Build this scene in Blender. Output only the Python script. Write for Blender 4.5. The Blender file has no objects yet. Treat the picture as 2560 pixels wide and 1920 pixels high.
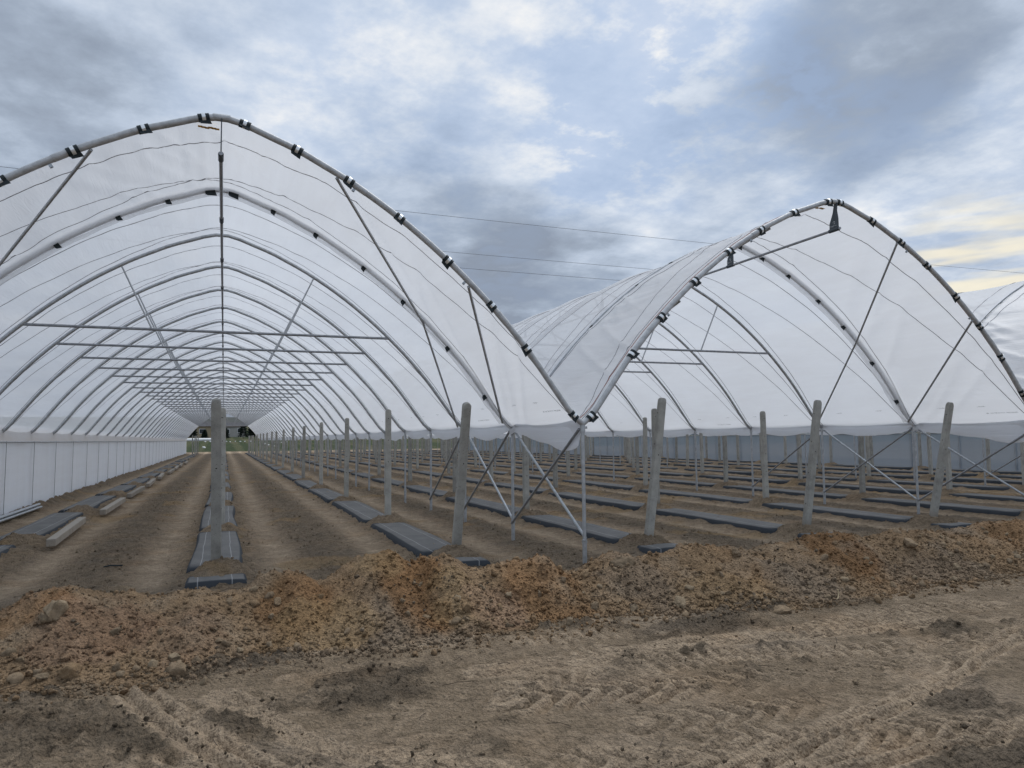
import bpy, math, random
import numpy as np
from mathutils import Matrix, Vector

random.seed(7)
RNG = np.random.default_rng(7)
S = bpy.context.scene
COL = S.collection

# ------------------------------------------------------------------ camera
YAW, PITCH, ROLL, CAMH = 0.3715, 0.0726, -0.0103, 1.6
F_ = Vector((math.sin(YAW)*math.cos(PITCH), math.cos(YAW)*math.cos(PITCH), math.sin(PITCH)))
R_ = Vector((math.cos(YAW), -math.sin(YAW), 0)); U_ = R_.cross(F_)
R2 = math.cos(ROLL)*R_ + math.sin(ROLL)*U_; U2 = -math.sin(ROLL)*R_ + math.cos(ROLL)*U_
cam = bpy.data.cameras.new('camera'); cam.sensor_width = 36; cam.lens = 25.98
cam.clip_start = 0.05; cam.clip_end = 6000
co = bpy.data.objects.new('camera', cam); COL.objects.link(co)
m = Matrix.Identity(4)
for i in range(3):
    m[i][0] = R2[i]; m[i][1] = U2[i]; m[i][2] = -F_[i]
m[2][3] = CAMH
co.matrix_world = m; S.camera = co

# ------------------------------------------------------------------ light, sky, exposure
SUN_AZ = math.atan2(0.778, 0.597)          # from +Y towards +X
SUN_EL = math.radians(58)
sun = bpy.data.lights.new('sun', 'SUN'); sun.energy = 1.2; sun.angle = math.radians(40); sun.color = (1, .985, .965)
so = bpy.data.objects.new('sun', sun); COL.objects.link(so)
sd = Vector((math.sin(SUN_AZ)*math.cos(SUN_EL), math.cos(SUN_AZ)*math.cos(SUN_EL), math.sin(SUN_EL)))
so.rotation_euler = sd.to_track_quat('Z', 'Y').to_euler()
vs = S.view_settings
vs.view_transform = 'Standard'; vs.look = 'None'; vs.exposure = 0.82; vs.gamma = 1.0; vs.use_curve_mapping = False

S.cycles.max_bounces = 6; S.cycles.diffuse_bounces = 4; S.cycles.glossy_bounces = 2; S.cycles.transmission_bounces = 4
S.cycles.transparent_max_bounces = 8; S.cycles.caustics_reflective = False; S.cycles.caustics_refractive = False
W = bpy.data.worlds.new('World'); S.world = W; W.use_nodes = True
W.cycles.sampling_method = 'MANUAL'; W.cycles.sample_map_resolution = 256


class NT:
    """small helper for node trees"""
    def __init__(s, tree): s.t = tree; s.n = tree.nodes; s.l = tree.links
    def new(s, typ, **kw):
        n = s.n.new(typ)
        for k, v in kw.items(): setattr(n, k, v)
        return n
    def put(s, sock, v):
        if isinstance(v, bpy.types.NodeSocket): s.l.new(v, sock)
        else: sock.default_value = v
    def math(s, op, a, b=0.0, c=0.0, clamp=False):
        n = s.new('ShaderNodeMath', operation=op, use_clamp=clamp)
        for i, v in enumerate((a, b, c)): s.put(n.inputs[i], v)
        return n.outputs[0]
    def vmath(s, op, a, b=(0, 0, 0), out=0):
        n = s.new('ShaderNodeVectorMath', operation=op)
        s.put(n.inputs[0], a)
        if op == 'SCALE': s.put(n.inputs[3], b)
        else: s.put(n.inputs[1], b)
        return n.outputs['Value'] if out else n.outputs[0]
    def mix(s, f, a, b, blend='MIX'):
        n = s.new('ShaderNodeMix', data_type='RGBA', blend_type=blend)
        n.clamp_factor = True
        s.put(n.inputs[0], f); s.put(n.inputs[6], a); s.put(n.inputs[7], b)
        return n.outputs[2]
    def noise(s, vec, scale, detail=4, rough=.55, dist=0.0, typ='FBM', dim='3D'):
        n = s.new('ShaderNodeTexNoise', noise_dimensions=dim); n.noise_type = typ
        s.put(n.inputs['Vector'], vec); n.inputs['Scale'].default_value = scale
        n.inputs['Detail'].default_value = detail; n.inputs['Roughness'].default_value = rough
        n.inputs['Distortion'].default_value = dist
        return n.outputs[0], n.outputs[1]
    def ramp(s, f, stops, interp='LINEAR'):
        n = s.new('ShaderNodeValToRGB'); s.put(n.inputs[0], f); cr = n.color_ramp; cr.interpolation = interp
        while len(cr.elements) < len(stops): cr.elements.new(.5)
        for e, (p, c) in zip(cr.elements, stops):
            e.position = p; e.color = (c, c, c, 1) if isinstance(c, (int, float)) else (*c, 1)
        return n.outputs[0]
    def smooth(s, v, a, b):
        n = s.new('ShaderNodeMapRange', interpolation_type='SMOOTHSTEP')
        s.put(n.inputs[0], v); n.inputs[1].default_value = a; n.inputs[2].default_value = b
        return n.outputs[0]


def pix_dir(x, y):
    """world direction of a point of the photograph, given in its 2212-wide coordinates"""
    k = 2560/2212
    d = F_ + R2*((x*k-1280)/1847.8) - U2*((y*k-960)/1847.8)
    return d.normalized()


def build_sky():
    nt = NT(W.node_tree); W.node_tree.nodes.clear()
    tc = nt.new('ShaderNodeTexCoord'); d = nt.vmath('NORMALIZE', tc.outputs['Generated'])
    sep = nt.new('ShaderNodeSeparateXYZ'); nt.l.new(d, sep.inputs[0])
    zz = nt.math('ADD', nt.math('MAXIMUM', sep.outputs[2], 0.0), 0.16)
    inv = nt.math('DIVIDE', 1.0, zz)
    flat = nt.vmath('SCALE', d, inv)                       # cloud deck coordinates: smaller towards the horizon
    flat = nt.vmath('MULTIPLY', flat, (1, 1, 0.0))
    wn = nt.noise(flat, 1.3, 3, .6, dim='2D')[1]
    warp = nt.vmath('SCALE', nt.vmath('SUBTRACT', wn, (.5, .5, .5)), 0.22)
    dw = nt.vmath('NORMALIZE', nt.vmath('ADD', d, warp))   # clouds with ragged edges
    n1 = nt.noise(flat, 1.05, 6, .56, dim='2D')[0]
    n2 = nt.noise(nt.vmath('ADD', flat, (7.3, 2.1, 4.0)), 4.2, 6, .62, dim='2D')[0]

    def blob(x, y, rdeg, soft=.9):
        c = pix_dir(x, y)
        dt = nt.vmath('DOT_PRODUCT', dw, tuple(c), out=1)
        return nt.smooth(dt, math.cos(math.radians(rdeg*(1+soft))), math.cos(math.radians(rdeg*(1-soft*.8))))
    b = nt.math('ADD', nt.math('MULTIPLY', nt.math('SUBTRACT', n1, .5), 1.0), nt.math('MULTIPLY', nt.math('SUBTRACT', n2, .5), 1.0))
    b = nt.math('ADD', b, .585)
    for (x, y, r, w) in [(560, 110, 8, .34), (1120, 120, 9, .36), (1480, 60, 6, .28), (900, 30, 6, .15), (640, 200, 6, .2),
                         (60, 230, 9, -.42), (400, 90, 5, -.22), (40, 60, 6, -.12),
                         (1940, 110, 6.5, -.5), (2080, 60, 4, -.1), (1150, 640, 6, -.55), (1010, 560, 5, -.25), (850, 300, 6, -.12),
                         (1500, 430, 7, -.16), (1900, 330, 6, .10), (2130, 330, 5, .18), (1700, 280, 5, -.18),
                         (2120, 470, 5, -.22), (1250, 480, 7, .1), (250, 150, 6, -.05)]:
        b = nt.math('ADD', b, nt.math('MULTIPLY', blob(x, y, r*.85, .75), w*.74))
    cloud = nt.ramp(b, [(0.0, (.155, .182, .228)), (.25, (.205, .242, .30)), (.5, (.285, .33, .40)), (.74, (.37, .41, .47)), (.92, (.455, .475, .505)), (1.0, (.51, .515, .52))])
    # gaps of clear sky
    gap = nt.math('ADD', blob(1400, 170, 7), blob(1330, 250, 5))
    gap = nt.math('ADD', gap, nt.math('MULTIPLY', blob(1650, 160, 5), .45))
    gap = nt.math('ADD', gap, nt.math('MULTIPLY', blob(2000, 430, 7), .5))
    gap = nt.math('ADD', gap, nt.math('MULTIPLY', blob(860, 130, 7), .35))
    gap = nt.math('ADD', gap, nt.math('MULTIPLY', nt.smooth(n1, .56, .36), .35))
    gap = nt.math('MULTIPLY', gap, nt.smooth(n2, .64, .36), clamp=True)
    gap = nt.math('MULTIPLY', gap, .48)
    sky = nt.new('ShaderNodeTexSky'); sky.sky_type = 'NISHITA'; sky.sun_disc = False
    sky.sun_elevation = SUN_EL; sky.sun_rotation = SUN_AZ; sky.air_density = 1.0; sky.dust_density = 1.0; sky.ozone_density = 2.0
    skyc = nt.vmath('MINIMUM', nt.mix(1.0, sky.outputs[0], (1.5, 1.55, 1.55, 1), 'MULTIPLY'), (2.15, 2.95, 4.4))
    cl10 = nt.vmath('SCALE', cloud, 10.0)
    col = nt.mix(gap, cl10, skyc)
    # warm light on the clouds in front of the low sun
    glow = nt.math('DIVIDE', nt.vmath('DOT_PRODUCT', d, tuple(pix_dir(2110, 585)), out=1), 1.0)
    g1 = nt.smooth(glow, math.cos(math.radians(6.2)), math.cos(math.radians(.8)))
    stretch = nt.vmath('MULTIPLY', d, (3.0, 3.0, 22.0))
    st = nt.noise(stretch, 1.6, 3, .55)[0]
    g1 = nt.math('MULTIPLY', nt.math('MULTIPLY', g1, nt.smooth(st, .42, .60)), .72)
    col = nt.mix(g1, col, (5.9, 5.3, 3.9, 1))
    bg = nt.new('ShaderNodeBackground'); nt.l.new(col, bg.inputs[0]); bg.inputs[1].default_value = 0.1
    out = nt.new('ShaderNodeOutputWorld'); nt.l.new(bg.outputs[0], out.inputs[0])


build_sky()

# ------------------------------------------------------------------ numeric noise
def _hash(ix, iy, seed):
    h = (ix.astype(np.int64)*374761393 + iy.astype(np.int64)*668265263 + seed*2147483647) & 0xFFFFFFFF
    h = ((h ^ (h >> 13))*1274126177) & 0xFFFFFFFF
    h = (h ^ (h >> 16)) & 0xFFFFFFFF
    return h.astype(np.float64)/4294967295.0


def vn(x, y, seed=0):
    ix = np.floor(x); iy = np.floor(y); fx = x-ix; fy = y-iy
    fx = fx*fx*fx*(fx*(fx*6-15)+10); fy = fy*fy*fy*(fy*(fy*6-15)+10)
    a = _hash(ix, iy, seed); b = _hash(ix+1, iy, seed); c = _hash(ix, iy+1, seed); d = _hash(ix+1, iy+1, seed)
    return (a*(1-fx)+b*fx)*(1-fy)+(c*(1-fx)+d*fx)*fy


def fbm(x, y, o=4, seed=0, g=.5):
    s = 0; a = 1; t = 0; c, sn = math.cos(.6), math.sin(.6)
    for i in range(o):
        s = s+a*(vn(x, y, seed+i*17)-.5); t += a; a *= g
        x, y = (x*c-y*sn)*2.03+3.1, (x*sn+y*c)*2.03+1.7
    return s/t*2


def sstep(v, a, b):
    t = np.clip((v-a)/(b-a), 0, 1); return t*t*(3-2*t)


# ------------------------------------------------------------------ object helpers
def link(o, parent=None):
    COL.objects.link(o)
    if parent is not None: o.parent = parent
    return o


def mesh_data(name, v, f, mat=None, smooth=True):
    me = bpy.data.meshes.new(name)
    if isinstance(v, np.ndarray) and isinstance(f, np.ndarray):
        nv, nf, k = len(v), len(f), f.shape[1]
        me.vertices.add(nv); me.vertices.foreach_set('co', np.ascontiguousarray(v, np.float32).ravel())
        me.loops.add(nf*k); me.loops.foreach_set('vertex_index', np.ascontiguousarray(f, np.int32).ravel())
        me.polygons.add(nf)
        me.polygons.foreach_set('loop_start', np.arange(0, nf*k, k, dtype=np.int32))
        me.polygons.foreach_set('loop_total', np.full(nf, k, dtype=np.int32))
        me.update(calc_edges=True)
    else:
        me.from_pydata([tuple(q) for q in v], [], [tuple(q) for q in f]); me.update()
    if smooth: me.polygons.foreach_set('use_smooth', np.ones(len(me.polygons), dtype=bool))
    if mat: me.materials.append(mat)
    return me


def put(name, me, parent=None, loc=(0, 0, 0), rot=None, scale=None):
    o = bpy.data.objects.new(name, me); link(o, parent); o.location = loc
    if rot is not None: o.rotation_euler = rot
    if scale is not None: o.scale = scale if hasattr(scale, '__len__') else (scale,)*3
    return o


def empty(name, loc=(0, 0, 0)):
    o = bpy.data.objects.new(name, None); link(o); o.location = loc; o.empty_display_size = .2
    return o


def tag(o, label, cat, group=None):
    o['label'] = label; o['category'] = cat
    if group: o['group'] = group
    return o


class MB:
    def __init__(s): s.v = []; s.f = []
    def add(s, v, f):
        n = len(s.v); s.v += [tuple(q) for q in v]; s.f += [tuple(i+n for i in q) for q in f]
    def box(s, c, d):
        x, y, z = c; a, b, e = d[0]/2, d[1]/2, d[2]/2
        v = [(x+i*a, y+j*b, z+k*e) for i in (-1, 1) for j in (-1, 1) for k in (-1, 1)]
        s.add(v, [(0, 1, 3, 2), (4, 6, 7, 5), (0, 4, 5, 1), (2, 3, 7, 6), (0, 2, 6, 4), (1, 5, 7, 3)])
    def tube(s, pts, r, n=8, caps=True, r_end=None):
        pts = [Vector(q) for q in pts]; N = len(pts); v = []; f = []
        t0 = (pts[1]-pts[0]).normalized(); ref = Vector((0, 0, 1)) if abs(t0.z) < .9 else Vector((0, 1, 0))
        for i, q in enumerate(pts):
            t = (pts[min(i+1, N-1)]-pts[max(i-1, 0)]).normalized()
            a = (ref-t*ref.dot(t)).normalized(); b = t.cross(a); ref = a
            rr = r if r_end is None else r+(r_end-r)*i/(N-1)
            for j in range(n):
                w = 2*math.pi*j/n; v.append(q+(a*math.cos(w)+b*math.sin(w))*rr)
        for i in range(N-1):
            for j in range(n):
                f.append((i*n+j, i*n+(j+1) % n, (i+1)*n+(j+1) % n, (i+1)*n+j))
        if caps:
            m_ = len(v); v += v[:n]+v[(N-1)*n:N*n]          # caps keep their own corners so the shading stays crisp
            f.append(tuple(m_+j for j in range(n))[::-1]); f.append(tuple(m_+n+j for j in range(n)))
        s.add(v, f)
    def data(s, name, mat, smooth=True): return mesh_data(name, s.v, s.f, mat, smooth)


# ------------------------------------------------------------------ materials
def new_mat(name):
    m = bpy.data.materials.new(name); m.use_nodes = True; nt = NT(m.node_tree)
    return m, nt, m.node_tree.nodes['Principled BSDF'], m.node_tree.nodes['Material Output']


def bump(nt, bsdf, h, strength=.5, dist=.02):
    b = nt.new('ShaderNodeBump'); b.inputs['Strength'].default_value = strength; b.inputs['Distance'].default_value = dist
    nt.put(b.inputs['Height'], h); nt.l.new(b.outputs[0], bsdf.inputs['Normal']); return b


def soil_mat(name, use_attr=True):
    m, nt, b, o = new_mat(name)
    tc = nt.new('ShaderNodeTexCoord'); P = tc.outputs['Object']
    base = nt.new('ShaderNodeAttribute', attribute_name='soil').outputs['Color'] if use_attr else (.22, .16, .10, 1)
    n1 = nt.noise(P, 11, 4, .68)[0]; n2 = nt.noise(P, 70, 3, .7)[0]; n3 = nt.noise(P, 2.3, 2, .6)[0]
    v = nt.math('ADD', nt.math('MULTIPLY', n1, .9), nt.math('MULTIPLY', n2, .8))
    v = nt.math('ADD', v, nt.math('MULTIPLY', n3, .35))          # mean about 1.02
    v = nt.ramp(nt.math('MULTIPLY', v, .5), [(.30, .35), (.5, 1.02), (.70, 1.75)])
    c = nt.mix(1.0, base, v, 'MULTIPLY')
    warm = nt.smooth(nt.noise(P, 1.1, 2, .6)[0], .5, .72)
    c = nt.mix(nt.math('MULTIPLY', warm, .35), c, nt.mix(1.0, c, (1.1, .96, .82, 1), 'MULTIPLY'))
    nt.l.new(c, b.inputs['Base Color']); b.inputs['Roughness'].default_value = .97; b.inputs['Specular IOR Level'].default_value = .12
    vor = nt.new('ShaderNodeTexVoronoi'); nt.put(vor.inputs['Vector'], P); vor.inputs['Scale'].default_value = 38
    hh = nt.math('ADD', nt.math('MULTIPLY', n1, 1.2), nt.math('MULTIPLY', n2, .55))
    hh = nt.math('SUBTRACT', hh, nt.math('MULTIPLY', vor.outputs[0], .5))
    bump(nt, b, hh, 1.0, .055)
    return m


def film_mat(name, tint=(.90, .915, .95), transp=.10, stretch=(1, 1, 1), haze_dark=0.0):
    m, nt, b, o = new_mat(name); nt.n.remove(b)
    tc = nt.new('ShaderNodeTexCoord'); P = nt.vmath('MULTIPLY', tc.outputs['Object'], stretch)
    n = nt.noise(P, 1.1, 3, .55)[0]; n2 = nt.noise(nt.vmath('MULTIPLY', tc.outputs['Object'], (7, .55, 7)), 1.0, 3, .6)[0]
    crease = nt.smooth(nt.math('ABSOLUTE', nt.math('SUBTRACT', n2, .5)), .035, 0.0)
    dirt = nt.math('ADD', nt.math('MULTIPLY', n, .6), nt.math('MULTIPLY', n2, .4))
    col = nt.mix(nt.smooth(dirt, .38, .66), (*tint, 1), (tint[0]*.955, tint[1]*.95, tint[2]*.945, 1))
    bm = nt.new('ShaderNodeBump'); bm.inputs['Strength'].default_value = .3; bm.inputs['Distance'].default_value = .06
    nt.l.new(nt.math('ADD', nt.math('ADD', nt.math('MULTIPLY', n, .6), nt.math('MULTIPLY', n2, .6)), nt.math('MULTIPLY', crease, .06)), bm.inputs['Height'])
    tr = nt.new('ShaderNodeBsdfTranslucent'); nt.l.new(col, tr.inputs[0]); nt.l.new(bm.outputs[0], tr.inputs['Normal'])
    df = nt.new('ShaderNodeBsdfDiffuse'); nt.l.new(col, df.inputs[0]); nt.l.new(bm.outputs[0], df.inputs['Normal'])
    gl = nt.new('ShaderNodeBsdfGlossy'); gl.inputs['Roughness'].default_value = .38; gl.inputs[0].default_value = (.9, .9, .9, 1)
    nt.l.new(bm.outputs[0], gl.inputs['Normal'])
    tp = nt.new('ShaderNodeBsdfTransparent'); tp.inputs[0].default_value = (.93, .95, .97, 1)
    def mx(f, a, c):
        k = nt.new('ShaderNodeMixShader'); nt.put(k.inputs[0], f); nt.l.new(a, k.inputs[1]); nt.l.new(c, k.inputs[2]); return k.outputs[0]
    s = mx(.50, tr.outputs[0], df.outputs[0])
    s = mx(.07, s, gl.outputs[0]); s = mx(transp, s, tp.outputs[0])
    nt.l.new(s, o.inputs[0]); return m


def steel_mat(name, col=(.42, .44, .46), rough=.42, metal=.75):
    m, nt, b, o = new_mat(name); tc = nt.new('ShaderNodeTexCoord'); P = tc.outputs['Object']
    n = nt.noise(P, 14, 5, .65)[0]; n2 = nt.noise(nt.vmath('MULTIPLY', P, (1, 1, 1)), 60, 3, .6)[0]
    v = nt.ramp(n, [(.3, .72), (.55, 1.0), (.75, 1.2)])
    nt.l.new(nt.mix(1.0, (*col, 1), v, 'MULTIPLY'), b.inputs['Base Color'])
    b.inputs['Metallic'].default_value = metal
    nt.l.new(nt.math('ADD', nt.math('MULTIPLY', n2, .25), rough-.1), b.inputs['Roughness'])
    return m


def concrete_mat(name, col=(.385, .38, .35)):
    m, nt, b, o = new_mat(name); tc = nt.new('ShaderNodeTexCoord'); P = tc.outputs['Object']
    oi = nt.new('ShaderNodeObjectInfo'); P2 = nt.vmath('ADD', P, nt.vmath('SCALE', (3.1, 7.7, 5.3), oi.outputs['Random']))
    n = nt.noise(P2, 5, 6, .65)[0]; n2 = nt.noise(P2, 70, 3, .6)[0]; n3 = nt.noise(nt.vmath('MULTIPLY', P2, (2, 2, 1.4)), 1.5, 3, .6)[0]
    v = nt.ramp(n, [(.28, .68), (.5, 1.0), (.75, 1.22)])
    v = nt.mix(1.0, v, nt.ramp(n3, [(.3, .95), (.6, 1.02)]), 'MULTIPLY')
    pores = nt.smooth(n2, .70, .62)
    v = nt.mix(1.0, v, nt.ramp(pores, [(0, .5), (1, 1.0)]), 'MULTIPLY')
    # algae and soil splash near the top and foot have a shape of their own
    z = nt.new('ShaderNodeSeparateXYZ'); nt.l.new(P, z.inputs[0])
    splash = nt.smooth(nt.math('ADD', z.outputs[2], nt.math('MULTIPLY', n, -.35)), .12, -.1)
    c = nt.mix(1.0, (*col, 1), v, 'MULTIPLY')
    c = nt.mix(nt.math('MULTIPLY', splash, .55), c, (.20, .145, .09, 1))
    per = nt.ramp(oi.outputs['Random'], [(0, .86), (1, 1.12)])
    c = nt.mix(1.0, c, per, 'MULTIPLY')
    nt.l.new(c, b.inputs['Base Color']); b.inputs['Roughness'].default_value = .9; b.inputs['Specular IOR Level'].default_value = .25
    bump(nt, b, nt.math('ADD', nt.math('MULTIPLY', n, .5), nt.math('MULTIPLY', n2, .5)), .5, .006)
    return m


def mat_fabric():
    m, nt, b, o = new_mat('weed_mat_fabric'); tc = nt.new('ShaderNodeTexCoord'); P = tc.outputs['Object']
    oi = nt.new('ShaderNodeObjectInfo'); Q = nt.vmath('ADD', P, nt.vmath('SCALE', (0.0, 37.0, 11.0), oi.outputs['Random']))
    sp = nt.new('ShaderNodeSeparateXYZ'); nt.l.new(P, sp.inputs[0]); x = sp.outputs[0]
    n = nt.noise(Q, 2.2, 6, .65)[0]; n2 = nt.noise(Q, 26, 4, .6)[0]
    dust = nt.math('ADD', nt.math('MULTIPLY', n, .7), nt.math('MULTIPLY', n2, .3))
    geo = nt.new('ShaderNodeNewGeometry'); gz = nt.new('ShaderNodeSeparateXYZ'); nt.l.new(geo.outputs['Normal'], gz.inputs[0])
    up = nt.smooth(gz.outputs[2], .75, .97)                          # dust settles on the flat top
    dd = nt.math('MULTIPLY', nt.math('ADD', nt.math('MULTIPLY', nt.smooth(dust, .35, .68), .34), .48), up)
    c = nt.mix(dd, (.050, .057, .066, 1), (.22, .215, .205, 1))
    # printed guide lines
    wob = nt.math('MULTIPLY', nt.math('SUBTRACT', nt.noise(nt.vmath('MULTIPLY', Q, (0, 1, 0)), .9, 2, .5)[0], .5), .045)
    ln = None
    for x0 in (-.17, .18):
        dx = nt.math('ABSOLUTE', nt.math('SUBTRACT', nt.math('ADD', x, wob), x0))
        k = nt.math('LESS_THAN', dx, .0055)
        ln = k if ln is None else nt.math('MAXIMUM', ln, k)
    c = nt.mix(nt.math('MULTIPLY', ln, .45), c, (.5, .5, .5, 1))
    nt.l.new(c, b.inputs['Base Color']); b.inputs['Roughness'].default_value = .85; b.inputs['Specular IOR Level'].default_value = .2
    wv = nt.noise(nt.vmath('MULTIPLY', Q, (220, 30, 30)), 1, 2, .5)[0]
    bump(nt, b, nt.math('ADD', nt.math('MULTIPLY', n2, 1.0), nt.math('MULTIPLY', wv, .15)), .35, .01)
    return m


def plain(name, col, rough=.7, metal=0, spec=.4, var=.15, scale=8):
    m, nt, b, o = new_mat(name); tc = nt.new('ShaderNodeTexCoord')
    n = nt.noise(tc.outputs['Object'], scale, 4, .6)[0]
    nt.l.new(nt.mix(1.0, (*col, 1), nt.ramp(n, [(.3, 1-var), (.7, 1+var)]), 'MULTIPLY'), b.inputs['Base Color'])
    b.inputs['Roughness'].default_value = rough; b.inputs['Metallic'].default_value = metal; b.inputs['Specular IOR Level'].default_value = spec
    return m


M = dict(
    soil=soil_mat('soil'), clod=None,
    film=film_mat('film', (.93, .955, .995), .16, stretch=(1.0, .35, 1.0)), film_front=film_mat('film_front', (.91, .93, .965), .05, (1.0, .4, 1.0)),
    hem=film_mat('film_hem', (.84, .82, .81), .02), curtain=film_mat('curtain', (.84, .87, .92), .07, (1, 2.2, .25)),
    curtain_blue=film_mat('curtain_blue', (.20, .25, .31), .10, (1, 1.5, .3)),
    overlap=film_mat('film_overlap', (.92, .92, .94), .45),
    steel=steel_mat('galvanised_steel', (.46, .48, .50), .45, .6), steel_front=steel_mat('film_wrapped_steel', (.47, .485, .50), .5, .2),
    steel_dark=steel_mat('dark_steel', (.33, .345, .37), .5, .5), steel_pale=steel_mat('pale_steel', (.42, .45, .48), .35, .6),
    plate=plain('dark_plate', (.055, .07, .085), .55), rubber=plain('clamp_rubber', (.012, .02, .024), .65),
    buckle=plain('clamp_buckle', (.75, .78, .80), .28, .6), rope=plain('rope', (.27, .27, .29), .8), rope_red=plain('rope_red', (.30, .10, .07), .8),
    print=plain('film_print', (.06, .065, .08), .8), tape=plain('orange_tape', (.75, .42, .05), .6), white_print=plain('white_print', (.6, .63, .65), .6),
    concrete=concrete_mat('concrete'), concrete_new=concrete_mat('concrete_new', (.44, .435, .41)), fabric=mat_fabric(),
    hole=plain('hole', (.012, .012, .012), .9), wire=plain('power_wire', (.06, .065, .075), .6),
    white=plain('white_plastic', (.80, .80, .80), .5), bark=plain('bark', (.07, .05, .035), .9),
    leaf=plain('conifer_needles', (.018, .030, .022), .8, 0, .2, .5, 2.0), house=plain('render_beige', (.36, .29, .20), .9, 0, .2, .1, 1),
    house2=plain('render_grey', (.40, .39, .37), .9, 0, .2, .1, 1), roof=plain('roof_tiles', (.10, .07, .06), .8, 0, .2, .2, 3),
    pane=plain('window_pane', (.02, .024, .03), .15, 0, .5), stick=plain('straw', (.50, .40, .25), .8),
)

# ------------------------------------------------------------------ layout numbers
V1X, WT, Y1, SP, NA = 4.245, 8.654, 8.44, 2.47, 38
LEGH = 1.78
CX = [V1X-WT/2+WT*i for i in range(4)]           # ridge of each tunnel
VX = [V1X-WT+WT*i for i in range(5)]             # the valleys (leg lines)
YEND = Y1+SP*(NA-1)
AY = [Y1+SP*i for i in range(NA)]
ROWX = [-0.03+2.885*j for j in range(-1, 11)]    # twelve planting rows
PY0, PSP = 13.69, 5.22
HALF = [(0, 5.12), (.24, 5.075), (.5, 4.975), (.8, 4.865), (1.1, 4.715), (1.4, 4.56), (1.98, 4.19), (2.57, 3.725), (3.11, 3.215), (3.57, 2.70), (3.95, 2.195), (4.17, 1.90), (4.27, 1.805), (4.327, 1.77)]


def spline(pts, n):
    """Catmull-Rom through pts, n samples even in arc length"""
    P = [Vector((a, 0, b)) for a, b in pts]; Q = []
    P = [P[0]*2-P[1]]+P+[P[-1]*2-P[-2]]
    for i in range(1, len(P)-2):
        for k in range(12):
            t = k/12; a, b, c, d = P[i-1:i+3]
            Q.append(.5*((2*b)+(c-a)*t+(2*a-5*b+4*c-d)*t*t+(3*b-a-3*c+d)*t**3))
    Q.append(P[-2])
    L = [0]
    for a, b in zip(Q, Q[1:]): L.append(L[-1]+(b-a).length)
    out = []; j = 0
    for i in range(n):
        s = L[-1]*i/(n-1)
        while j < len(L)-2 and L[j+1] < s: j += 1
        t = (s-L[j])/max(L[j+1]-L[j], 1e-9); q = Q[j].lerp(Q[j+1], min(max(t, 0), 1)); out.append((q.x, q.z))
    return out


FULL = [(-a, b) for a, b in HALF[:0:-1]]+HALF
PROF = np.array(spline(FULL, 401))
_k = np.ones(9)/9                                  # ease the corners of the traced outline
for _c in (0, 1):
    _p = np.pad(PROF[:, _c], 4, mode='edge'); PROF[4:-4, _c] = np.convolve(_p, _k, 'valid')[4:-4]


def arch_at(t):
    """centre line of an arch, t in -1..1 along its length: x, z and outward normal"""
    u = np.clip((np.asarray(t)+1)/2, 0, 1)*400
    i = np.minimum(u.astype(int), 399); w = u-i
    p = PROF[i]*(1-w)[..., None]+PROF[i+1]*w[..., None]
    a = PROF[np.maximum(i-6, 0)]; b = PROF[np.minimum(i+7, 400)]; d = b-a
    d = d/np.linalg.norm(d, axis=-1, keepdims=True)
    return p, np.stack([-d[..., 1], d[..., 0]], -1)


def t_of_x(x): return float(np.interp(x, PROF[:, 0], np.linspace(-1, 1, 401)))


# ------------------------------------------------------------------ ground
BERM_TOP = [(-4, .30), (-1.6, .32), (-1.35, .40), (-1.14, .42), (-.83, .35), (-.5, .34), (-.27, .37), (.15, .31), (.44, .37), (.63, .42), (.82, .34), (1.18, .48), (1.42, .56), (1.63, .39), (1.76, .44), (1.94, .45), (2.25, .33), (2.52, .38), (2.86, .40), (3.2, .22), (3.5, .28), (3.77, .37), (4.03, .30), (4.6, .36), (5.18, .38), (5.55, .29), (6.13, .36), (6.67, .42), (7.16, .29), (7.5, .38), (7.9, .39), (8.37, .31), (8.94, .36), (9.64, .38), (11, .33), (13, .38), (16, .33), (22, .36)]
BERM_FOOT = [(-4, 5.7), (-1.3, 5.7), (-.77, 5.55), (-.2, 5.5), (.3, 5.9), (.7, 5.75), (1.24, 5.7), (2.0, 5.75), (3.0, 6.05), (3.6, 5.9), (4.4, 5.65), (5.7, 5.5), (6.9, 5.8), (8.5, 5.85), (12, 5.7), (22, 5.8)]


def berm_h(x, y):
    bx = np.array(BERM_TOP); top = np.interp(x, bx[:, 0], bx[:, 1]); bf = np.array(BERM_FOOT)
    foot = np.interp(x, bf[:, 0], bf[:, 1])+.10*fbm(x*2.2, y*2.2, 3, 5)
    ridge = 6.75+.12*fbm(x*.9, x*0+3, 2, 9); back = 7.85+.15*fbm(x*1.3, y*1.3, 3, 11)
    up = np.clip((y-foot)/(ridge-foot), 0, 1); dn = np.clip((back-y)/(back-ridge), 0, 1)
    up = .55*up+.45*sstep(up, 0, 1); dn = sstep(dn, 0, 1)
    s = np.minimum(up, dn)
    h = top*s
    lump = fbm(x*2.6, y*2.6, 4, 21)*.085+np.abs(fbm(x*5.5, y*5.5, 3, 31))*.05+np.abs(fbm(x*13, y*13, 2, 41))*.035
    h = h+lump*np.clip(s*2.2, 0, 1)*np.clip(top/.35, .6, 1.2)
    return np.where((y > foot) & (y < back), h, -.06), s


TRACKS = []  # polylines on the ground in metres: points, half width, depth, kind


def gpt(x, y):
    d = pix_dir(x, y); t = -CAMH/d.z; return (d.x*t, d.y*t)


def track(pts, hw, depth, kind): TRACKS.append((np.array([gpt(*q) for q in pts]), hw, depth, kind))


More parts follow.
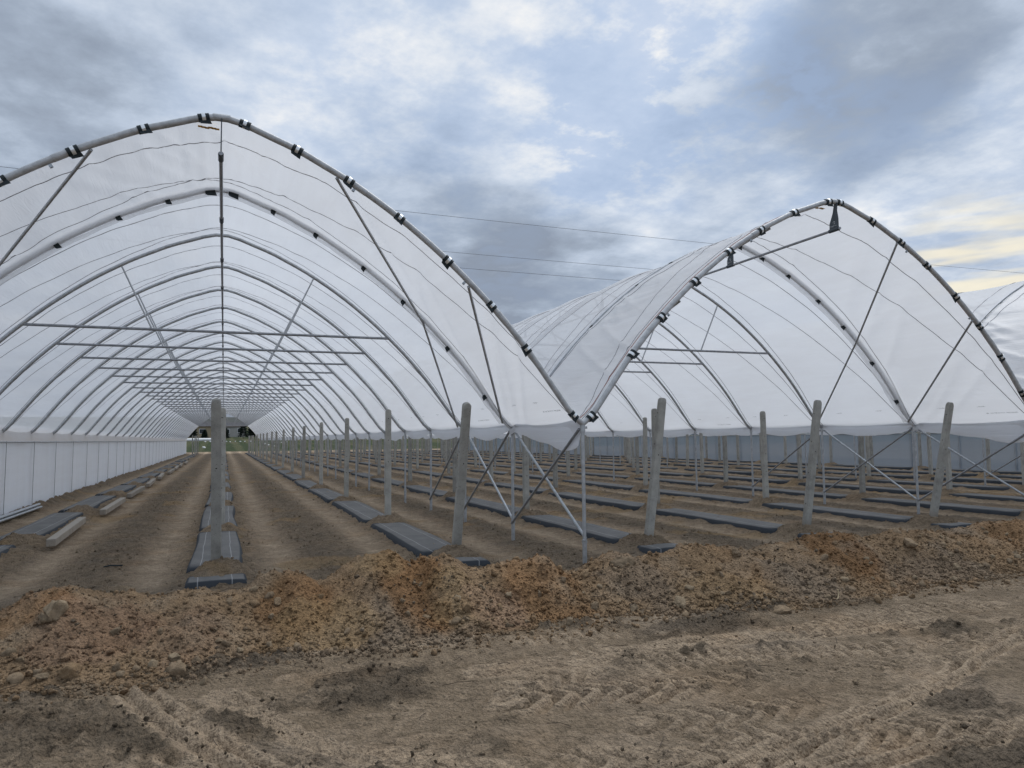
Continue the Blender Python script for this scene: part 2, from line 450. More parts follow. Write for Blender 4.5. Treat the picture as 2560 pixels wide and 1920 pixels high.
track([(1560, 1700), (1650, 1650), (1800, 1580), (1930, 1530), (2030, 1480), (2120, 1420), (2260, 1340)], .085, .024, 'twin')
track([(1700, 1690), (1850, 1650), (2000, 1620), (2120, 1600), (2300, 1565)], .09, .026, 'twin')
track([(1050, 1455), (1250, 1430), (1450, 1400), (1650, 1378), (1850, 1362), (2010, 1340)], .13, .02, 'twin')
track([(300, 1500), (360, 1560), (440, 1610), (540, 1665), (640, 1720)], .11, .026, 'twin')
track([(470, 1500), (560, 1545), (660, 1600), (800, 1640), (1100, 1662)], .07, .012, 'twin')
track([(880, 1560), (900, 1620), (940, 1680)], .16, .022, 'lug')
track([(1120, 1520), (1300, 1495), (1500, 1490), (1700, 1475), (1900, 1450), (2100, 1430)], .22, .026, 'chev')
track([(1400, 1560), (1600, 1545), (1800, 1525), (1950, 1500)], .20, .026, 'chev')
track([(1700, 1375), (1860, 1335), (1980, 1318), (2150, 1310)], .20, .018, 'lug')
track([(950, 1385), (1080, 1390), (1200, 1385), (1330, 1372)], .16, .02, 'lug')
track([(200, 1690), (500, 1660), (760, 1650), (1000, 1600)], .2, .02, 'chev')
track([(700, 1600), (900, 1540), (1100, 1500), (1250, 1450)], .2, .022, 'chev')
track([(1150, 1600), (1350, 1610), (1550, 1590), (1800, 1600), (2212, 1560)], .18, .02, 'chev')
track([(640, 1470), (860, 1440), (1050, 1420), (1300, 1405)], .16, .018, 'lug')
track([(1300, 1460), (1500, 1430), (1750, 1410), (2000, 1400), (2250, 1370)], .18, .02, 'lug')
track([(0, 1530), (200, 1545), (420, 1530), (640, 1520)], .22, .016, 'chev')
track([(0, 1630), (180, 1650), (380, 1690)], .2, .018, 'chev')
track([(900, 1700), (1150, 1660), (1400, 1640), (1600, 1640)], .2, .02, 'chev')


def ground_h(x, y):
    x = np.asarray(x, float); y = np.asarray(y, float)
    near = sstep(60-y, 0, 30)
    h = .030*fbm(x*.45, y*.45, 3, 101)
    h = np.where(y > 118, h+(y-118)*.0245*sstep(y, 118, 135), h)
    h = np.where(y > 260, h+(y-260)*.01, h)
    loose = sstep(fbm(x*1.05, y*1.9, 5, 131)+.25*fbm(x*6, y*8, 2, 133), .02, .30)
    fore = sstep(9.0-y, 0, 1.5)
    aisle = 1-fore
    # foreground: crumbly heaps and smeared, driven-over soil
    crumbs = (np.abs(fbm(x*9, y*9, 3, 151))*.075+fbm(x*21, y*21, 2, 161)*.028)*loose
    smear = (fbm(x*2.2, y*7.5, 4, 171)*.026+np.abs(fbm(x*4.5, y*11, 3, 173))*.022)*(1-.5*loose)
    heap = loose*.022
    h = h+near*fore*(crumbs+smear+heap)
    # between the rows: two flat wheel tracks, a rough crown and soil thrown up beside the beds
    ph = (x-ROWX[1])/2.885; a = np.abs((ph-np.floor(ph))-.5)*2.885      # 0 in mid aisle, 1.44 at the row
    wheel = np.exp(-((a-.70)/.26)**2); bed = np.exp(-((a-1.44)/.33)**2)
    rough = np.clip(1-wheel, 0, 1)
    ins = (y > 8.2) & (y < 101) & (x > -4.6) & (x < 30.4)
    hin = -.03*wheel+rough*(fbm(x*4.5, y*4.5, 4, 181)*.042+np.abs(fbm(x*11, y*11, 2, 191))*.035)+bed*(.035+.03*fbm(x*6, y*6, 3, 201))
    h = h+np.where(ins, near*aisle*hin, 0)+np.where(~ins, near*aisle*fbm(x*3, y*3, 3, 205)*.02, 0)
    # soil heaped over the bed around every post
    prow = np.exp(-((a-1.44)/.30)**4)
    py = (y-PY0)/PSP; pd = np.abs(py-np.round(py))*PSP
    pd = np.where(y < 12, np.abs(y-9.45), pd)
    h = h+np.where(ins, prow*np.exp(-(pd/.36)**4)*(.135+.05*fbm(x*7, y*7, 3, 211)), 0)
    # soil pushed against the foot of the left curtain
    h = h+np.exp(-((x+4.40)/.20)**2)*sstep(y, 8, 10)*(y < 101)*(.13+.07*fbm(x*3, y*1.6, 3, 221))
    return h, loose


def track_effect(x, y):
    dh = np.zeros_like(x); lite = np.zeros_like(x); flat = np.zeros_like(x)
    for pts, hw, dep, kind in TRACKS:
        best = np.full(x.shape, 9.); sd = np.zeros_like(x); al = np.zeros_like(x); s0 = 0.
        for a, b in zip(pts, pts[1:]):
            e = b-a; L = float(np.hypot(*e)); e = e/L
            rx, ry = x-a[0], y-a[1]; s = np.clip(rx*e[0]+ry*e[1], 0, L)
            qx, qy = rx-e[0]*s, ry-e[1]*s; d = np.hypot(qx, qy); w = d < best
            best = np.where(w, d, best); sd = np.where(w, e[0]*qy-e[1]*qx, sd); al = np.where(w, s0+s, al); s0 += L
        wob = (.75 if kind == 'twin' else .25)+(.25 if kind == 'twin' else .75)*sstep(fbm(x*1.1+hw*50, y*1.1, 3, 301), -.35, .25)
        band = sstep(hw*1.5-best, 0, hw*.5)*wob
        if kind == 'twin':
            g = np.exp(-((np.abs(sd)-hw*.55)/(hw*.28))**2); rim = np.exp(-(sd/(hw*.25))**2)+.6*np.exp(-((np.abs(sd)-hw*1.25)/(hw*.3))**2)
            lug = .5+.5*np.sin(al*2*math.pi/.045)
            dh += 1.7*band*dep*(-.9*g*(.75+.25*lug)+.75*rim)
            lite += band*1.0; flat = np.maximum(flat, band)
        elif kind == 'lug':
            k = np.sin(al*2*math.pi/.115+np.where(sd > 0, 1.3, 0)); inside = sstep(hw-best, 0, hw*.25)*wob
            dh += 1.7*inside*dep*np.clip(k*1.6, -1, 1)*.55*np.where(np.abs(sd) < hw*.1, .3, 1); lite += inside*.55*(k > 0)+inside*.2; flat = np.maximum(flat, inside*.8)
        else:
            k = np.sin((al+np.abs(sd)*1.1)*2*math.pi/.16); inside = sstep(hw-best, 0, hw*.3)*wob
            dh += 1.7*inside*dep*np.clip(k*1.5, -1, 1)*.6; lite += inside*.60*(k > 0)+inside*.12; flat = np.maximum(flat, inside*.8)
    return dh, np.clip(lite, 0, 1), flat


C_LIGHT = np.array((.300, .233, .165)); C_MID = np.array((.203, .156, .107)); C_DARK = np.array((.096, .077, .057))
C_ORANGE = np.array((.25, .135, .060)); C_GREY = np.array((.20, .165, .13)); C_PINK = np.array((.31, .205, .14)); C_YEL = np.array((.34, .235, .125))
C_GRASS = np.array((.038, .052, .022)); C_GRASS2 = np.array((.075, .080, .040))


def lerp(a, b, t): return a*(1-t[..., None])+b*t[..., None]


def soil_colour(x, y, loose, lite):
    n = fbm(x*.8, y*1.0, 4, 401); n2 = fbm(x*2.6, y*4.0, 4, 411)
    c = np.broadcast_to(C_MID, x.shape+(3,)).copy()
    c = lerp(c, C_LIGHT, sstep(n2+n*.6, -.15, .5)*.8)
    c = lerp(c, C_GREY, sstep(n, .05, .5)*.45)
    c = lerp(c, C_DARK, loose*.72*sstep(9.5-y, 0, 1.5))
    c = lerp(c, C_LIGHT*1.12, np.clip(lite*1.35, 0, 1)*.9)
    ins = sstep(y, 8.6, 9.6)*(y < 117)
    ph = (x-ROWX[1])/2.885; a = np.abs((ph-np.floor(ph))-.5)*2.885
    wheel = np.exp(-((a-.70+.06*fbm(x*0+3, y*.8, 2, 421))/.25)**2)
    inner = lerp(np.broadcast_to(C_MID*1.18, x.shape+(3,)), C_DARK*1.75, np.clip(sstep(n2, -.1, .5)*.6+np.exp(-(a/.42)**2)*.45, 0, 1))
    inner = lerp(inner, C_LIGHT*1.35, wheel*(.65+.35*sstep(n2, -.4, .3)))
    bed = np.exp(-((a-1.44)/.30)**4); inner = lerp(inner, C_LIGHT*.95, bed*.55*sstep(n2, -.3, .3))
    spot = sstep(fbm(x*.9+9, y*.9, 3, 431), .34, .52); inner = lerp(inner, C_YEL*.9, spot*.6)
    c = lerp(c, inner, ins)
    g = sstep(y+3*fbm(x*.12, y*.12, 3, 441), 114, 117)
    stripe = .5+.5*np.sin(x*2*math.pi/2.9+y*.02); gr = lerp(np.broadcast_to(C_GRASS, x.shape+(3,)), C_GRASS2, sstep(stripe+.6*fbm(x*.5, y*.15, 3, 451), .3, 1.0))
    gr = lerp(gr, C_MID*.8, sstep(fbm(x*.3, y*.12, 3, 461), .25, .5)*.5)
    return lerp(c, gr, g)


def geo(a, b, n): return list(a*(b/a)**(np.arange(1, n+1)/n))


def grid_mesh(name, xs, ys, Z, C, mat):
    nx, ny = len(xs), len(ys); X, Y = np.meshgrid(xs, ys)
    v = np.stack([X.ravel(), Y.ravel(), Z.ravel()], 1)
    i = np.arange(nx*ny).reshape(ny, nx)
    f = np.stack([i[:-1, :-1].ravel(), i[:-1, 1:].ravel(), i[1:, 1:].ravel(), i[1:, :-1].ravel()], 1)
    me = mesh_data(name, v, f, mat)
    a = me.color_attributes.new('soil', 'FLOAT_COLOR', 'POINT')
    c4 = np.ones((nx*ny, 4), np.float32); c4[:, :3] = C.reshape(-1, 3)
    a.data.foreach_set('color', c4.ravel())
    return me


xs = np.concatenate([-5-np.array(geo(1, 1500, 16))[::-1], np.arange(-5, -2.6, .05), np.arange(-2.6, 8, .02), np.arange(8, 14, .05), np.arange(14, 31, .13), 31+np.array([0, .5]+geo(1, 1500, 18))])
ys = np.concatenate([2.4-np.array(geo(.5, 80, 8))[::-1], np.arange(2.4, 6, .016), np.arange(6, 10, .036), np.arange(10, 25, .1), np.arange(25, 60, .33), np.arange(60, 120, 1.0), np.arange(120, 260, 5.0), np.array([260, 300, 360, 450, 600, 900, 1500.])])
X, Y = np.meshgrid(xs, ys)
Z, LOOSE = ground_h(X, Y)
dh = np.zeros_like(X); LITE = np.zeros_like(X)
sel = (Y > 2.2) & (Y < 9.5) & (X > -5) & (X < 14)
a_, b_, f_ = track_effect(X[sel], Y[sel]); dh[sel] = a_; LITE[sel] = b_
Z[sel] = Z[sel]*(1-.75*f_)+.75*f_*.030*fbm(X[sel]*.45, Y[sel]*.45, 3, 101); LOOSE[sel] *= 1-.8*f_; Z = Z+dh
CG = soil_colour(X, Y, LOOSE, LITE)
ground = put('ground', grid_mesh('ground', xs, ys, Z, CG, M['soil'])); ground['kind'] = 'structure'

bxs = np.arange(-4, 17, .026); bys = np.arange(5.2, 8.2, .024)
BX, BY = np.meshgrid(bxs, bys); BZ, BS = berm_h(BX, BY)


def berm_colour(x, y, s):
    n = fbm(x*1.3, y*1.3, 4, 501); n2 = fbm(x*3.5, y*3.5, 4, 511)
    c = np.broadcast_to(np.array((.262, .180, .108)), x.shape+(3,)).copy()
    c = lerp(c, C_LIGHT, sstep(n2, 0, .6)*.5); c = lerp(c, C_GREY, sstep(n, .12, .5)*.45)
    for (cx, cy, rx, ry, col, w) in [(1.55, 6.45, .30, .75, C_ORANGE*.9, .8), (2.75, 6.4, .40, .7, C_ORANGE*1.0, .55), (.55, 6.35, .30, .55, C_ORANGE*.95, .6), (1.9, 6.2, .3, .3, C_YEL, .5),
                                     (.75, 6.05, .5, .35, C_YEL*.9, .5), (-.9, 6.3, .5, .45, C_PINK*.8, .6), (-1.5, 6.6, .5, .4, C_ORANGE, .5), (-.2, 6.1, .35, .4, C_PINK*.85, .4), (2.2, 6.1, .3, .3, C_PINK, .5),
                                     (6.45, 6.45, .42, .6, C_ORANGE*.72, .75), (9.3, 6.6, .6, .6, C_ORANGE*.85, .5), (4.6, 6.0, .6, .4, C_YEL*.8, .3), (-1.35, 7.5, .5, .25, C_YEL, .5), (1.3, 6.75, .25, .3, C_YEL*.9, .5)]:
        q = ((x-cx)/rx)**2+((y-cy)/ry)**2+.9*n2; c = lerp(c, col, sstep(1.25-q, 0, .9)*w)
    return c


soil_bank = put('soil_bank', grid_mesh('soil_bank', bxs, bys, BZ, berm_colour(BX, BY, BS), M['soil'])); soil_bank['kind'] = 'structure'


def surf(x, y):
    """top of the soil at single points"""
    x = np.atleast_1d(np.asarray(x, float)); y = np.atleast_1d(np.asarray(y, float))
    g = ground_h(x, y)[0]; b, s = berm_h(x, y)
    inb = (x > -4) & (x < 17)
    return np.where(inb, np.maximum(g, b), g)


# ------------------------------------------------------------------ clods and stones
def ico(sub):
    import bmesh
    bm = bmesh.new(); bmesh.ops.create_icosphere(bm, subdivisions=sub, radius=1)
    v = np.array([q.co[:] for q in bm.verts]); f = np.array([[q.index for q in t.verts] for t in bm.faces]); bm.free(); return v, f


I1, F1 = ico(1); I2, F2 = ico(2); I3, F3 = ico(3)


def clod_shape(V, seed, cut=11, rough=.25):
    r = np.random.default_rng(seed); v = V.copy()
    for _ in range(cut):                                  # flat broken faces
        d = r.normal(size=3); d /= np.linalg.norm(d); o = r.uniform(.45, .85)
        t = np.clip(v@d-o, 0, None); v = v-t[:, None]*d
    n = vn(V[:, 0]*2.3+seed, V[:, 1]*2.3+V[:, 2]*2.9, seed)-.5
    n2 = vn(V[:, 0]*6+seed, V[:, 1]*6+V[:, 2]*5.1, seed+3)-.5
    v = v*(1+rough*2*n+rough*n2)[:, None]
    return v*np.array([1, r.uniform(.7, 1), r.uniform(.55, .85)])


def clod_material(name, cols):
    m, nt, b, o = new_mat(name); tc = nt.new('ShaderNodeTexCoord'); P = tc.outputs['Object']
    oi = nt.new('ShaderNodeObjectInfo'); Q = nt.vmath('ADD', P, nt.vmath('SCALE', (9., 5., 7.), oi.outputs['Random']))
    n = nt.noise(Q, 2.2, 6, .65)[0]; n2 = nt.noise(Q, 11, 5, .7)[0]
    k = len(cols)-1
    base = nt.ramp(oi.outputs['Random'], [(i/k, c) for i, c in enumerate(cols)])
    v = nt.ramp(nt.math('ADD', nt.math('MULTIPLY', n, .6), nt.math('MULTIPLY', n2, .4)), [(.3, .6), (.5, 1), (.7, 1.35)])
    nt.l.new(nt.mix(1.0, base, v, 'MULTIPLY'), b.inputs['Base Color']); b.inputs['Roughness'].default_value = .95; b.inputs['Specular IOR Level'].default_value = .15
    bump(nt, b, nt.math('ADD', n, n2), .8, .014); return m


M['clod'] = clod_material('clod', [(.20, .148, .098), (.28, .208, .135), (.235, .175, .116), (.31, .24, .16), (.21, .158, .105), (.28, .19, .108), (.255, .19, .126)])
clod_meshes = [mesh_data('clod', clod_shape(I3 if i < 5 else I2, 40+i), F3 if i < 5 else F2, M['clod'], smooth=False) for i in range(14)]
for me_ in clod_meshes[:5]: me_.polygons.foreach_set('use_smooth', np.ones(len(me_.polygons), dtype=bool))


def px_on_bank(x, y, lift=0.0):
    """where the view ray of a photograph pixel meets the bank"""
    d = pix_dir(x, y); t = np.linspace(4.5, 14, 500); P = np.outer(t, d)+np.array([0, 0, CAMH])
    z = surf(P[:, 0], P[:, 1]); i = int(np.argmax(P[:, 2] < z+lift)); return P[i]


BIG = [(120, 1330, .17), (95, 1345, .09), (1345, 1222, .19), (1260, 1245, .11), (385, 1452, .12), (150, 1462, .13), (20, 1415, .10), (205, 1488, .07), (260, 1462, .07), (330, 1440, .09),
       (487, 1395, .07), (518, 1408, .06), (640, 1402, .10), (580, 1400, .07), (715, 1410, .08), (1010, 1320, .10), (985, 1345, .08), (1052, 1355, .07), (1370, 1320, .10), (1470, 1310, .15), (1480, 1330, .09), (1395, 1335, .06),
       (1690, 1325, .14), (1750, 1300, .09), (1590, 1200, .13), (1560, 1245, .08), (1965, 1180, .16), (1895, 1300, .11), (1990, 1265, .10), (2060, 1255, .10), (2110, 1245, .07), (1840, 1275, .10), (1790, 1292, .07), (1930, 1268, .09),
       (2130, 1225, .11), (2040, 1210, .09), (30, 1475, .11), (80, 1460, .08), (440, 1480, .06), (880, 1330, .07), (1150, 1370, .06), (1230, 1345, .08), (1290, 1335, .07), (600, 1305, .08), (690, 1290, .06), (1060, 1300, .05), (1600, 1290, .07), (1660, 1270, .06), (2180, 1215, .09)]
made = 0


def add_clod(x, y, r, i):
    z = float(surf(x, y)[0])
    put('clod', clod_meshes[i % 14] if r < .075 else clod_meshes[i % 5], soil_bank, (x, y, z+r*.12), (random.uniform(0, 6.3), random.uniform(-.4, .4), random.uniform(0, 6.3)), r)


for i, (x, y, r) in enumerate(BIG):
    P = px_on_bank(x, y); add_clod(P[0], P[1], r*(.68 if i < 6 else .6), i); made += 1
while made < 290:
    x = random.uniform(-2.2, 12.5); fx = float(np.interp(x, [q[0] for q in BERM_FOOT], [q[1] for q in BERM_FOOT]))
    y = fx+abs(random.gauss(.0, .42))+random.uniform(-.05, .15) if random.random() < .72 else random.uniform(fx, 7.5)
    add_clod(x, y, random.choice([.022, .026, .03, .034, .04, .045, .055])*random.uniform(.8, 1.15), made); made += 1


def scatter(name, pts, rad, cols, parent, seed):
    """tens of thousands of crumbs as one mesh"""
    N = len(pts); r = np.random.default_rng(seed)
    q = r.normal(size=(N, 4)); q /= np.linalg.norm(q, axis=1, keepdims=True); w, a, b, c = q.T
    Rm = np.stack([1-2*(b*b+c*c), 2*(a*b-c*w), 2*(a*c+b*w), 2*(a*b+c*w), 1-2*(a*a+c*c), 2*(b*c-a*w), 2*(a*c-b*w), 2*(b*c+a*w), 1-2*(a*a+b*b)], 1).reshape(N, 3, 3)
    base = I1[None]*r.uniform(.40, 1.25, (N, 12, 1))*np.array([1, .85, .72])
    v = np.einsum('nij,nkj->nki', Rm, base)*rad[:, None, None]+pts[:, None, :]
    f = (F1[None]+(np.arange(N)*12)[:, None, None]).reshape(-1, 3)
    me = mesh_data(name, v.reshape(-1, 3), f, M['soil'], smooth=False)
    at = me.color_attributes.new('soil', 'FLOAT_COLOR', 'POINT')
    c4 = np.ones((N*12, 4), np.float32); c4[:, :3] = np.repeat(cols, 12, 0); at.data.foreach_set('color', c4.ravel())
    o = put(name, me, parent); o['kind'] = 'stuff'; return o


# crumbs on the bank
N = 26000
x = RNG.uniform(-2.6, 13, N); foot = np.interp(x, [q[0] for q in BERM_FOOT], [q[1] for q in BERM_FOOT])
y = np.where(RNG.random(N) < .55, foot-.12+np.abs(RNG.normal(0, .45, N)), RNG.uniform(5.4, 7.7, N))
rad = np.clip(RNG.lognormal(math.log(.0095), .55, N), .004, .04); z = surf(x, y)
cols = berm_colour(x, y, x*0)*RNG.uniform(.92, 1.15, (N, 1))
scatter('soil_crumbs', np.stack([x, y, z+rad*.3], 1), rad, cols, soil_bank, 3)
# crumbs on the driven ground and in the aisles
N = 12000
x = RNG.uniform(-3, 11, N); y = 2.6+RNG.random(N)**.8*6.2; lo = ground_h(x, y)[1]; keep = RNG.random(N) < .12+.88*lo; x = x[keep]; y = y[keep]; lo = lo[keep]
x2 = RNG.uniform(-4.3, 13, 13000); y2 = 8.2+RNG.random(13000)**1.4*26
ph = (x2-ROWX[1])/2.885; aa = np.abs((ph-np.floor(ph))-.5)*2.885; keep = RNG.random(13000) < np.clip(1.1-1.2*np.exp(-((aa-.7)/.26)**2), .05, 1); x2 = x2[keep]; y2 = y2[keep]
x = np.concatenate([x, x2]); y = np.concatenate([y, y2]); lo = np.concatenate([lo, x2*0+.3])
rad = np.clip(RNG.lognormal(math.log(.0085), .45, len(x)), .004, .026)*np.where(y > 9, 1.35, 1)
z = surf(x, y); cols = soil_colour(x, y, lo, x*0)*RNG.uniform(.7, 1.25, (len(x), 1))
scatter('soil_crumbs', np.stack([x, y, z+rad*.25], 1), rad, cols, ground, 4)

# ------------------------------------------------------------------ polytunnels
def arch_mesh(r, n, seg, mat):
    b = MB(); t = np.linspace(-1, 1, seg); p, nn = arch_at(t)
    b.tube([(q[0], 0, q[1]) for q in p], r, n); return b.data('arch', mat)


ARCH_FRONT = arch_mesh(.037, 12, 90, M['steel_front']); ARCH = arch_mesh(.030, 8, 56, M['steel']); ARCH_FAR = arch_mesh(.030, 6, 34, M['steel'])


def leg_mesh(n):
    b = MB(); b.tube([(0, 0, -.3), (0, 0, LEGH)], .0235, n); b.tube([(0, 0, -.3), (0, 0, .30)], .029, n); b.tube([(0, 0, .27), (0, 0, .31)], .035, n)
    b.tube([(0, 0, LEGH-.12), (0, 0, LEGH+.0)], .032, n); b.tube([(-.06, 0, LEGH+.035), (0, 0, LEGH-.01), (.06, 0, LEGH+.035)], .034, n)
    b.box((.035, 0, LEGH-.06), (.05, .02, .03)); b.box((-.03, -.03, .31), (.02, .03, .02))
    return b.data('leg', M['steel'])


LEG, LEG_FAR = leg_mesh(12), leg_mesh(6)


def mk_tube(name, pts, r, mat, n=8): b = MB(); b.tube(pts, r, n); return b.data(name, mat)


TIE = mk_tube('tie_bar', [(-2.90, 0, 3.44), (2.90, 0, 3.44)], .023, M['steel_dark']); 
STRUT = [mk_tube('strut', [(s*1.53, 0, 4.48), (s*1.05, 0, 3.44)], .015, M['steel'], 6) for s in (-1, 1)]


def bracket_mesh(s):
    b = MB(); o = [(-.05, 4.69), (-.05, 4.85), (-.03, 4.98), (-.045, 5.09), (.012, 5.11), (.05, 4.95), (.12, 4.80), (.125, 4.69)]
    n = len(o); v = [(-.006, q[0], q[1]) for q in o]+[(.006, q[0], q[1]) for q in o]
    f = [tuple(range(n)), tuple(range(2*n-1, n-1, -1))]+[(i, i+n, (i+1) % n+n, (i+1) % n) for i in range(n)]
    b.add(v, f); b.tube([(0, -.055, 4.69), (0, .13, 4.69)], .030, 10); return b.data('bracket', M['plate'], False)


BRACKET = bracket_mesh(1)


def clamp_meshes():
    b = MB(); b.tube([(-.066, 0, 0), (.066, 0, 0)], .049, 14)
    b.add([(-.066, -.036, -.03), (.066, -.036, -.03), (.078, -.04, -.085), (-.05, -.05, -.068), (-.066, -.028, -.03), (.066, -.028, -.03), (.078, -.032, -.085), (-.05, -.042, -.068)],
          [(0, 1, 2, 3), (7, 6, 5, 4), (0, 4, 5, 1), (1, 5, 6, 2), (2, 6, 7, 3), (3, 7, 4, 0)])
    k = MB(); A = [math.radians(a) for a in range(100, 281, 20)]          # plate bent round the upper front of the tube
    ring = lambda r, x: [(x, math.cos(a)*r, math.sin(a)*r) for a in A]
    vv = ring(.050, -.021)+ring(.050, .021)+ring(.0545, -.021)+ring(.0545, .021); n = len(A); A = None
    k.add(vv, [(2*n+i, 2*n+i+1, 3*n+i+1, 3*n+i) for i in range(n-1)]+[(i, n+i, n+i+1, i+1) for i in range(n-1)]+[(i, i+1, 2*n+i+1, 2*n+i) for i in range(n-1)]+[(n+i, 3*n+i, 3*n+i+1, n+i+1) for i in range(n-1)]+[(0, 2*n, 3*n, n), (n-1, 2*n-1, 4*n-1, 3*n-1)])
    return b.data('clamp_band', M['rubber'], False), k.data('clamp_buckle', M['buckle'], False)


BAND, BUCKLE = clamp_meshes()
SLEEVE = mk_tube('splice_sleeve', [(-.09, 0, 0), (.09, 0, 0)], .040, M['steel_front'], 12)
TAB = MB(); TAB.box((0, 0, -.055), (.035, .008, .05)); TAB.tube([(0, -.02, -.07), (0, .02, -.07)], .009, 6); TAB = TAB.data('eyelet', M['steel_pale'], False)


def on_arch(name, me, arch, x, spin=0.0):
    p, n = arch_at(np.array([t_of_x(x)])); p = p[0]; n = n[0]
    return put(name, me, arch, (p[0], 0, p[1]), (spin, math.atan2(n[0], n[1]), 0))


CL0 = [-4.2, -3.6, -3.1, -2.55, -2.01, -1.4, -.76, -.18, .24, .8, 1.38, 1.97, 2.56, 3.11, 3.57, 4.20]
CL1 = [-4.21, -3.59, -3.13, -2.58, -1.99, -1.42, -.8, -.14, .08, .72, 1.31, 1.85, 2.46, 2.97, 3.44, 3.9, 4.2]


def film_fn(t, v, k, front=False):
    """a film point between arches k and k+1 of a tunnel, in the tunnel's own frame; |t| > 1 hangs below the foot as hem"""
    tt = np.clip(t, -1, 1); p, n = arch_at(tt)
    y = (k+v)*SP; side = np.clip(np.sin(math.pi*v), 0, 1)
    grip = .034+.004
    s = (tt+1)*6.0
    sag = .075*side**.8*(.45+.55*np.clip((1-np.abs(tt))*4, 0, 1))
    yw = y if front else v*SP
    wr = (fbm(s*2.4, yw*.45+3, 2, 601)*.016+(fbm(s*6.5+y*.5, y*.9, 2, 611)*.005 if front else 0))*np.clip(side*2.2, 0, 1)
    peak = np.exp(-(tt/.24)**2)*fbm(s*10, yw*.3, 2, 621)*(.018 if front else .006)*np.clip(side*2, 0, 1)
    fold = ((1-np.abs(fbm(s*1.5-np.abs(tt)*3-yw*.9, yw*.22, 2, 641)))**7*.035*np.clip(side*2.5, 0, 1)) if front else 0
    off = grip-sag+wr+peak+fold
    if front: off = off*(1-sstep(v, .95, .992))-.046*sstep(v, .95, .992)   # the sheet is pulled under the second hoop
    x = p[..., 0]+n[..., 0]*off; z = p[..., 1]+n[..., 1]*off
    over = np.clip(np.abs(t)-1, 0, None)                  # metres below the foot
    sg = np.sign(t)
    sg = np.sign(t)
    if front: hem = .10+.25*np.exp(-((v-.10)/.26)**2)*sstep(v, -.0, .06)+.12*side
    else: hem = .07+.13*side+.045*fbm(y*.8, y*0+sg*3, 2, 633)
    d = over*hem/.25
    z = z-d*(.9+.1*side)+np.where(over > 0, .012*fbm(s*0+over*9, y*3, 2, 631), 0)
    x = x-sg*(np.where(over > 0, .02, 0)+.06*d*side+.03*np.sin(v*9+k)*d)
    return x, y, z


def film_object(name, k0, k1, nt_, nv, mat, parent, front=False):
    tin = np.linspace(-1, 1, nt_); hem = 1+np.linspace(.05, .25, 5)
    t = np.concatenate([-hem[::-1], tin, hem]); vs_ = []
    for k in range(k0, k1):
        vs_ += [(k, v) for v in np.linspace(0, 1, nv, endpoint=False)]
    if not front: vs_ = [(k0, -.03), (k0, -.015)]+vs_          # laps over the front sheet
    vs_.append((k1-1, 1.0)); kk = np.array([q[0] for q in vs_], float); vv = np.array([q[1] for q in vs_])
    T, V = np.meshgrid(t, vv); K = np.repeat(kk[:, None], len(t), 1)
    x_, y_, z_ = film_fn(T, V, K, front)
    nx, ny = len(t), len(vv); i = np.arange(nx*ny).reshape(ny, nx)
    f = np.stack([i[:-1, :-1].ravel(), i[1:, :-1].ravel(), i[1:, 1:].ravel(), i[:-1, 1:].ravel()], 1)
    return put(name, mesh_data(name, np.stack([x_.ravel(), y_.ravel(), z_.ravel()], 1), f, mat), parent)


def rope_mesh(l, c, r, seed, red=False, front=False):
    t = np.linspace(-1.0, 1.0, 200); v = np.where(t < 0, l+(c-l)*(1-np.abs(t)**1.0), r+(c-r)*(1-np.abs(t)))
    x_, y_, z_ = film_fn(t, v, np.zeros_like(t), front); p, n = arch_at(t)
    b = MB(); b.tube([(a+q[0]*.001, w, e+q[1]*.001) for a, w, e, q in zip(x_, y_, z_, n)], .0062, 5, False)
    return b.data('rope', M['rope_red'] if red else M['rope'])


RP = ((.02, .27, .02), (.98, .80, .04), (.05, .86, .98))
ROPES = [rope_mesh(*q, 1) for q in RP]; ROPES_FRONT = [rope_mesh(*q, 1, False, True) for q in RP]


def flap_mesh():
    """loose film edge hanging under the second arch where two sheets overlap"""
    t = np.linspace(-.97, .97, 90); rows = []
    p, n = arch_at(t)
    for j, (dy, off) in enumerate(((.0, -.047), (.035, -.055), (.07, -.065), (.10, -.072))):
        w = .012*fbm(t*30, t*0+j, 2, 701)
        rows.append(np.stack([p[:, 0]+n[:, 0]*(off+w), np.full_like(t, SP+dy)+.02*fbm(t*20, t*0+j*3, 2, 703), p[:, 1]+n[:, 1]*(off+w)], 1))
    v = np.concatenate(rows); nx = len(t); i = np.arange(nx*4).reshape(4, nx)
    f = np.stack([i[:-1, :-1].ravel(), i[1:, :-1].ravel(), i[1:, 1:].ravel(), i[:-1, 1:].ravel()], 1)
    return mesh_data('film_overlap', v, f, M['overlap'])


FLAP = flap_mesh()


def pt(x, k, dn=0.0):
    p, n = arch_at(np.array([t_of_x(x)])); return (p[0][0]-n[0][0]*dn, k*SP, p[0][1]-n[0][1]*dn)


ROOF_BRACE = []
for s in (-1, 1):
    b = MB(); b.tube([pt(s*1.26, 0, .05), pt(s*2.92, 1, .05), pt(s*4.22, 2, .05)], .018, 8); ROOF_BRACE.append(b.data('roof_brace', M['steel']))
    b = MB(); b.tube([pt(s*2.85, 0, .05), pt(s*4.20, 1, .05)], .018, 8); ROOF_BRACE.append(b.data('roof_brace', M['steel']))


def text_mesh(body, size, mat):
    c = bpy.data.curves.new('print', 'FONT'); c.body = body; c.size = size; c.resolution_u = 1
    o = bpy.data.objects.new('tmp', c); COL.objects.link(o)
    dg = bpy.context.evaluated_depsgraph_get(); me = bpy.data.meshes.new_from_object(o.evaluated_get(dg))
    bpy.data.objects.remove(o); me.materials.clear(); me.materials.append(mat); return me


